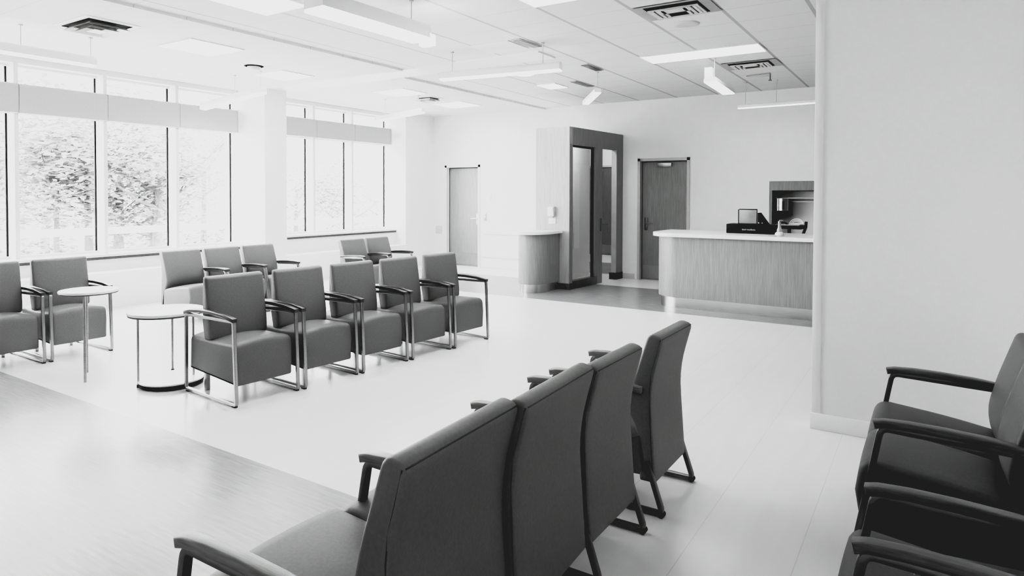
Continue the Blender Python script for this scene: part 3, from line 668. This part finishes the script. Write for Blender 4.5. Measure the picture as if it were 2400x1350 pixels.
def chair_lounge(label, x, y, rz, group, w=0.50, left=True, right=True, zs=1.0, frame='steel_dark', inset=(0.0, 0.0), arm_m='arm_wood', gap=0.012, sa=0.0, sb=0.0, fab='fabric'):
    """full-height curved back down to a hem; origin at the rear hem, faces +X"""
    t = thing('waiting_room_lounge_chair', label, 'armchair', (x, y, 0), rz, group)
    sw = w - gap
    Z = lambda pts: [(a, b * zs, c) for a, b, c in pts]
    sp = round_poly(Z([(0.61, 0.15, 0.02), (0.64, 0.34, 0.0), (0.62, 0.475, 0.07), (0.33, 0.445, 0.1), (0.06, 0.40, 0.02), (0.03, 0.18, 0.02)]))
    s = loft('seat', fab, sp, sw + sb - sa, 0.025, crown_seat(sw + sb - sa, 0.018, 0.34 * zs, 0.43 * zs), t, y0=(sa + sb) / 2)
    bp = round_poly(Z([(0.005, 0.155, 0.008), (0.085, 0.155, 0.01), (0.10, 0.40, 0.05), (0.155, 0.50, 0.09), (0.125, 0.64, 0.1), (0.045, 0.895, 0.035), (-0.03, 0.875, 0.03), (0.038, 0.62, 0.16)]))
    def bd(x_, y_, z_): return (x_ + 0.012 * (1 - (2 * y_ / sw) ** 2) * smoothstep(0.05, 0.1, x_) * smoothstep(0.4, 0.5, z_ / zs), y_, z_)
    b = loft('backrest', fab, bp, sw, 0.014, bd, t)
    bm = bmesh.new()
    line = [(-0.018, 0.868), (0.004, 0.78), (0.026, 0.70), (0.0335, 0.62), (0.033, 0.52), (0.026, 0.35), (0.012, 0.17)]
    for sgn in (-1, 1): add_tube(bm, [(a + 0.003, sgn * (sw / 2 - 0.0035), c * zs) for a, c in line], 0.0035, 6)
    add_tube(bm, [(-0.019, sw * k / 12 - (0) , 0.870 * zs) for k in range(-6, 7) if abs(k) < 6 or True][0:13] if False else [(-0.0205, (sw / 2 - 0.010) * k / 6, 0.868 * zs) for k in range(-6, 7)], 0.003, 6)
    finish('piping', bm, 'piping', b)
    for sgn, on, ins in ((-1, right, inset[0]), (1, left, inset[1])):
        if not on: continue
        yy = sgn * (w / 2 - 0.005 - ins)
        bm = bmesh.new()
        path = open_round(Z([(0.13, 0.600, 0), (0.55, 0.615, 0.03), (0.655, 0.018, 0.025), (-0.035, 0.018, 0.03), (0.045, 0.26, 0)]))
        add_loft(bm, ribbon(path, 0.024), 0.030, 0.005, None, 2, 2, yy); fr = finish('side_frame', bm, frame, t)
        arm = ribbon([(a, b_ * zs) for a, b_ in ((0.07, 0.612), (0.20, 0.628), (0.34, 0.636), (0.46, 0.638), (0.54, 0.634), (0.575, 0.626))], 0.030)
        loft('armrest', arm_m, arm, 0.048, 0.008, None, fr, y0=yy, ny=2, nr=3)
        cyl('glide', 'black', (-0.03, yy - 0.016, 0.015), (-0.03, yy + 0.016, 0.015), 0.015, None, fr); box('glide', 'black', 0.60, 0.63, yy - 0.012, yy + 0.012, 0.0, 0.008, fr)
    return t
ROWC = 'five armchairs in the middle row'
labs = ['front one of the middle row, beside the low disc-base table', 'second chair of the middle row counting from the low disc-base table', 'centre chair of the five in the middle row',
        'fourth chair of the middle row counting from the low disc-base table', 'far end chair of the middle row, nearest the pale door']
rc = -math.radians(4)
for i, lb in enumerate(labs):
    yc = 3.10 + 0.572 * i
    chair_deep('grey armchair, ' + lb, -4.125 + 0.052 * i, yc, rc, ROWC)
ROWW = 'armchairs along the windows'
chair_deep('grey window-side armchair cut off by the left edge of the picture', -6.67, 2.40, 0, ROWW)
chair_deep('grey window-side armchair directly behind the small tall round table', -6.67, 2.975, 0, ROWW)
chair_lounge('grey window chair with no near arm, behind the low round table', -7.86, 4.61, 0, ROWW, w=0.53, zs=0.93, left=True, right=False, frame='chrome', gap=0.04)
chair_lounge('grey middle armchair of the three below the middle window sill', -7.86, 5.16, 0, ROWW, w=0.53, zs=0.93, frame='chrome', gap=0.04)
chair_lounge('grey armchair standing before the middle white column', -7.86, 5.71, 0, ROWW, w=0.53, zs=0.93, frame='chrome', gap=0.04)
chair_lounge('grey far window chair, left one of the two near the far sill', -7.66, 7.27, 0, ROWW, w=0.53, zs=0.93, frame='chrome', gap=0.04)
chair_lounge('grey far window chair, right one nearest the pale door', -7.66, 7.82, 0, ROWW, w=0.53, zs=0.93, frame='chrome', gap=0.04)
ROWF = 'four chairs seen from behind'
chair_lounge('nearest chair seen from behind, with its seat and wooden arm in view', -1.09, 1.45, PI + math.radians(3), ROWF, arm_m='arm_oak', w=0.58, right=False, inset=(0, -0.175), sa=0.165, sb=0.18, zs=0.998)
chair_lounge('second nearest chair seen from behind, adjoining the nearest chair', -1.09, 2.01, PI + math.radians(3), ROWF, arm_m='arm_oak', w=0.56, right=False, inset=(0, -0.09), sb=0.168, zs=0.99)
chair_lounge('third chair seen from behind, with a gap before the last one', -1.10, 2.545, PI, ROWF, arm_m='arm_oak', w=0.485, zs=0.97)
chair_lounge('farthest chair seen from behind, nearest the reception desk', -1.08, 3.20, PI, ROWF, arm_m='arm_oak', w=0.475, zs=0.97)
ROWR = 'chairs against the near right wall'
chair_lounge('far chair by the right wall, beside the partition baseboard', 0.40, 3.64, PI, ROWR, w=0.47, left=False, gap=0.006, fab='fabric_shaded', arm_m='arm_brown')
chair_lounge('second chair by the right wall, in deep shade, joined to the far chair', 0.40, 3.17, PI, ROWR, w=0.47, right=False, gap=0.006, fab='fabric_shaded', arm_m='arm_brown')
chair_lounge('nearest chair by the right wall, cut by the bottom right corner', 0.42, 2.12, PI, ROWR, w=0.48, inset=(0.09, 0.0), fab='fabric_shaded', arm_m='arm_brown')

# ------------------------------------------------------------------ side tables
t = thing('tall_side_table', 'small tall round white side table before the window-side armchair', 'side table', (-5.84, 2.65, 0))
bm = bmesh.new(); add_lathe(bm, [(0.20, 0.712), (0.213, 0.716), (0.215, 0.728), (0.212, 0.734), (0.2, 0.736)], seg=48); finish('table_top', bm, 'laminate', t)
bm = bmesh.new(); add_lathe(bm, [(0.195, 0.704), (0.210, 0.706), (0.212, 0.7115), (0.2, 0.7119)], seg=48); finish('rim', bm, 'rim', t)
for dx, dy in ((0.10, -0.08), (-0.22 + 0.02, 0.07)):
    cyl('leg', 'chrome', (dx, dy, 0.0), (dx, dy, 0.705), 0.011, None, t)
t = thing('low_side_table', 'low round white side table with a round disc base beside the middle row', 'side table', (-5.28, 2.98, 0))
bm = bmesh.new(); add_lathe(bm, [(0.26, 0.548), (0.282, 0.553), (0.285, 0.566), (0.281, 0.574), (0.26, 0.576)], seg=56); finish('table_top', bm, 'laminate', t)
bm = bmesh.new(); add_lathe(bm, [(0.25, 0.538), (0.278, 0.540), (0.281, 0.5475), (0.26, 0.5478)], seg=56); finish('rim', bm, 'rim', t)
for dx, dy in ((0.04, -0.25), (-0.19, 0.16), (0.235, 0.09)):
    lg = cyl('leg', 'chrome', (dx, dy, 0.012), (dx, dy, 0.54), 0.009, None, t)
    cyl('leg_glide', 'black', (dx, dy, 0.0), (dx, dy, 0.022), 0.013, None, lg)
bm = bmesh.new(); add_lathe(bm, [(0.2, 0.036), (0.238, 0.038), (0.242, 0.044), (0.238, 0.050), (0.2, 0.051)], (0.155, -0.045), 56); finish('base_disc', bm, 'laminate', t)
bm = bmesh.new(); add_lathe(bm, [(0.2, 0.004), (0.232, 0.006), (0.236, 0.030), (0.2, 0.0358)], (0.155, -0.045), 56); finish('base_rim_shade', bm, 'black', t)  # black ring: rim together with the shade beneath the raised disc

# ------------------------------------------------------------------ outdoors
box('ground_outside', 'ground', -70, -9.96, -40, 70, -0.4, -0.3, kind='structure')
t = thing('garden_railing', 'white horizontal pipe railing outside the windows', 'railing', (-13.5, 0, -0.3))
bm = bmesh.new(); add_cyl(bm, (0, -6, 1.10), (0, 24, 1.10), 0.07); finish('rail', bm, 'white', t)
for k in range(6): cyl('post', 'white', (0, -5.2 + 5.6 * k, 0.0), (0, -5.2 + 5.6 * k, 1.08), 0.05, None, t)
def tree(label, x, y, h, r, n, leafm, seed, trunk=0.12, group='trees outside the windows', lean=0.0, crown0=0.25):
    rnd = random.Random(seed); t = thing('leafy_tree', label, 'tree', (x, y, -0.3), group=group)
    bm = bmesh.new()
    th = h * 0.5
    add_tube(bm, [(0, 0, 0), (lean * .3, .02, th * .4), (lean, 0.05, th)], lambda s: trunk * (1 - 0.5 * s), 8)
    tips = []
    for k in range(9):
        a = rnd.uniform(0, 2 * PI); z0 = h * rnd.uniform(0.18, 0.5); el = rnd.uniform(0.2, 0.9); ln = r * rnd.uniform(0.6, 1.0)
        p0 = Vector((lean * z0 / th, 0, z0)); p1 = p0 + Vector((math.cos(a) * ln * .5, math.sin(a) * ln * .5, ln * el * .4)); p2 = p0 + Vector((math.cos(a) * ln, math.sin(a) * ln, ln * el))
        add_tube(bm, [p0, p1, p2], lambda s: trunk * 0.34 * (1 - .75 * s), 6); tips += [p1, p2]
        for j in range(3):
            b_ = a + rnd.uniform(-1, 1); q = p1.lerp(p2, rnd.random()); e = q + Vector((math.cos(b_), math.sin(b_), rnd.uniform(0.1, 1))) * ln * .45
            add_tube(bm, [q, (q + e) / 2 + Vector((0, 0, .05)), e], lambda s: trunk * 0.14 * (1 - .7 * s), 5); tips.append(e)
    finish('trunk', bm, 'bark', t)
    bm = bmesh.new()
    cl = [Vector((rnd.gauss(0, r * .42), rnd.gauss(0, r * .42), h * (crown0 + (1 - crown0) * rnd.random() ** 1.1))) for _ in range(46)] + tips
    for k in range(n):
        c = cl[k % len(cl)]; sp = r * 0.26
        p = c + Vector((rnd.gauss(0, sp), rnd.gauss(0, sp), rnd.gauss(0, sp * .45)))
        if p.z < 0.3: continue
        s = rnd.uniform(0.045, 0.10); a = rnd.uniform(0, 2 * PI); u = Vector((math.cos(a), math.sin(a), rnd.uniform(-.5, .3))).normalized(); v = u.cross(Vector((rnd.uniform(-.6, .6), rnd.uniform(-.6, .6), 1))).normalized()
        bm.faces.new([bm.verts.new(p + u * s * 1.3), bm.verts.new(p + v * s * .55), bm.verts.new(p - u * s * 1.3), bm.verts.new(p - v * s * .55)])
    finish('foliage', bm, leafm, t, smooth=False)
    return t
tree('pale leafy tree outside at the far left behind the first mullion', -15.5, 5.2, 4.4, 1.7, 3400, 'leaf', 1)
tree('pale leafy tree with thin trunk seen in the second window pane', -16.0, 6.6, 4.3, 1.7, 4200, 'leaf', 2, 0.08)
tree('pale leafy tree with leaning trunk near the second mullion', -16.6, 7.55, 4.6, 1.6, 3200, 'leaf', 3, 0.11, lean=-0.2)
tree('pale leafy tree with thick dark trunk behind the third pane', -16.2, 8.0, 4.2, 1.5, 2600, 'leaf', 4, 0.15)
tree('forked dark-branched tree right in the third pane', -15.6, 8.55, 4.4, 1.6, 2600, 'leaf', 5, 0.17, lean=0.1)
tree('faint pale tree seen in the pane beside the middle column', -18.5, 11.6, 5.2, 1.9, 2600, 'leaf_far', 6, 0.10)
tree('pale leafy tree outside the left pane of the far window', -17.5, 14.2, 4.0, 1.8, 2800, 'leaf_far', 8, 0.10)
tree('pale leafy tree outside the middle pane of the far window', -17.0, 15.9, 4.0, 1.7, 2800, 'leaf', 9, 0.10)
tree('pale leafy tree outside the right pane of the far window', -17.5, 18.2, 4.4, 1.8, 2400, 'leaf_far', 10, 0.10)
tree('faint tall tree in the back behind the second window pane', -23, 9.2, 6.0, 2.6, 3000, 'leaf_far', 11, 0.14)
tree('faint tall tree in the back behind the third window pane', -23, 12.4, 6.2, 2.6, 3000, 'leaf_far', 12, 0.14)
def hedge(label, x, y0, y1, h, n, seed):
    rnd = random.Random(seed); bm = bmesh.new()
    for k in range(n):
        p = Vector((x + rnd.gauss(0, .35), rnd.uniform(y0, y1), -0.3 + abs(rnd.gauss(0, h * .5)))); s = rnd.uniform(0.05, 0.10); a = rnd.uniform(0, 2 * PI)
        u = Vector((math.cos(a), math.sin(a), rnd.uniform(-.5, .5))).normalized(); v = u.cross(Vector((rnd.uniform(-.6, .6), rnd.uniform(-.6, .6), 1))).normalized()
        bm.faces.new([bm.verts.new(p + u * s * 1.3), bm.verts.new(p + v * s * .6), bm.verts.new(p - u * s * 1.3), bm.verts.new(p - v * s * .6)])
    o = finish('hedge', bm, 'leaf', None, smooth=False); tag(o, label, 'hedge', kind='stuff')
hedge('low leafy undergrowth running along the garden behind the white railing', -17.8, 3.0, 22.0, 0.9, 6000, 21)

# ------------------------------------------------------------------ light
w = bpy.data.worlds.new('world'); bpy.context.scene.world = w; w.use_nodes = True
w.node_tree.nodes['Background'].inputs[0].default_value = (1, 1, 1, 1); w.node_tree.nodes['Background'].inputs[1].default_value = 7.0
def area(name, loc, rot, sx, sy, power=0, portal=False):
    d = bpy.data.lights.new(name, 'AREA'); d.shape = 'RECTANGLE'; d.size = sx; d.size_y = sy; d.energy = power
    if portal: d.cycles.is_portal = True
    o = bpy.data.objects.new(name, d); C.objects.link(o); o.location = loc; o.rotation_euler = rot; return o
area('window_portal', (-9.93, (YW + 6.63) / 2, 1.92), (0, -PI / 2, 0), 2.46, 6.63 - YW, portal=True)
area('window_portal', (-9.93, 8.65, 1.97), (0, -PI / 2, 0), 2.36, 3.2, portal=True)

# ------------------------------------------------------------------ tone
sc_ = bpy.context.scene
vs = sc_.view_settings; vs.view_transform = 'Standard'; vs.look = 'None'; vs.exposure = 0.0; vs.gamma = 1.0
vs.use_curve_mapping = True
cm = vs.curve_mapping; cm.extend = 'HORIZONTAL'
cv = cm.curves[3]
pts = [(0.0, 0.0123), (0.0125, 0.0123), (0.022, 0.042), (0.0375, 0.095), (0.055, 0.18), (0.075, 0.30), (0.11, 0.46), (0.16, 0.60), (0.24, 0.71), (0.45, 0.79), (1.0, 0.83)]
cv.points[0].location = pts[0]; cv.points[1].location = pts[-1]
for p in pts[1:-1]: cv.points.new(*p)
for p in cv.points: p.handle_type = 'VECTOR'
cm.update()
sc_.cycles.max_bounces = 10; sc_.cycles.diffuse_bounces = 6; sc_.cycles.transparent_max_bounces = 12
sc_.cycles.sample_clamp_indirect = 6.0
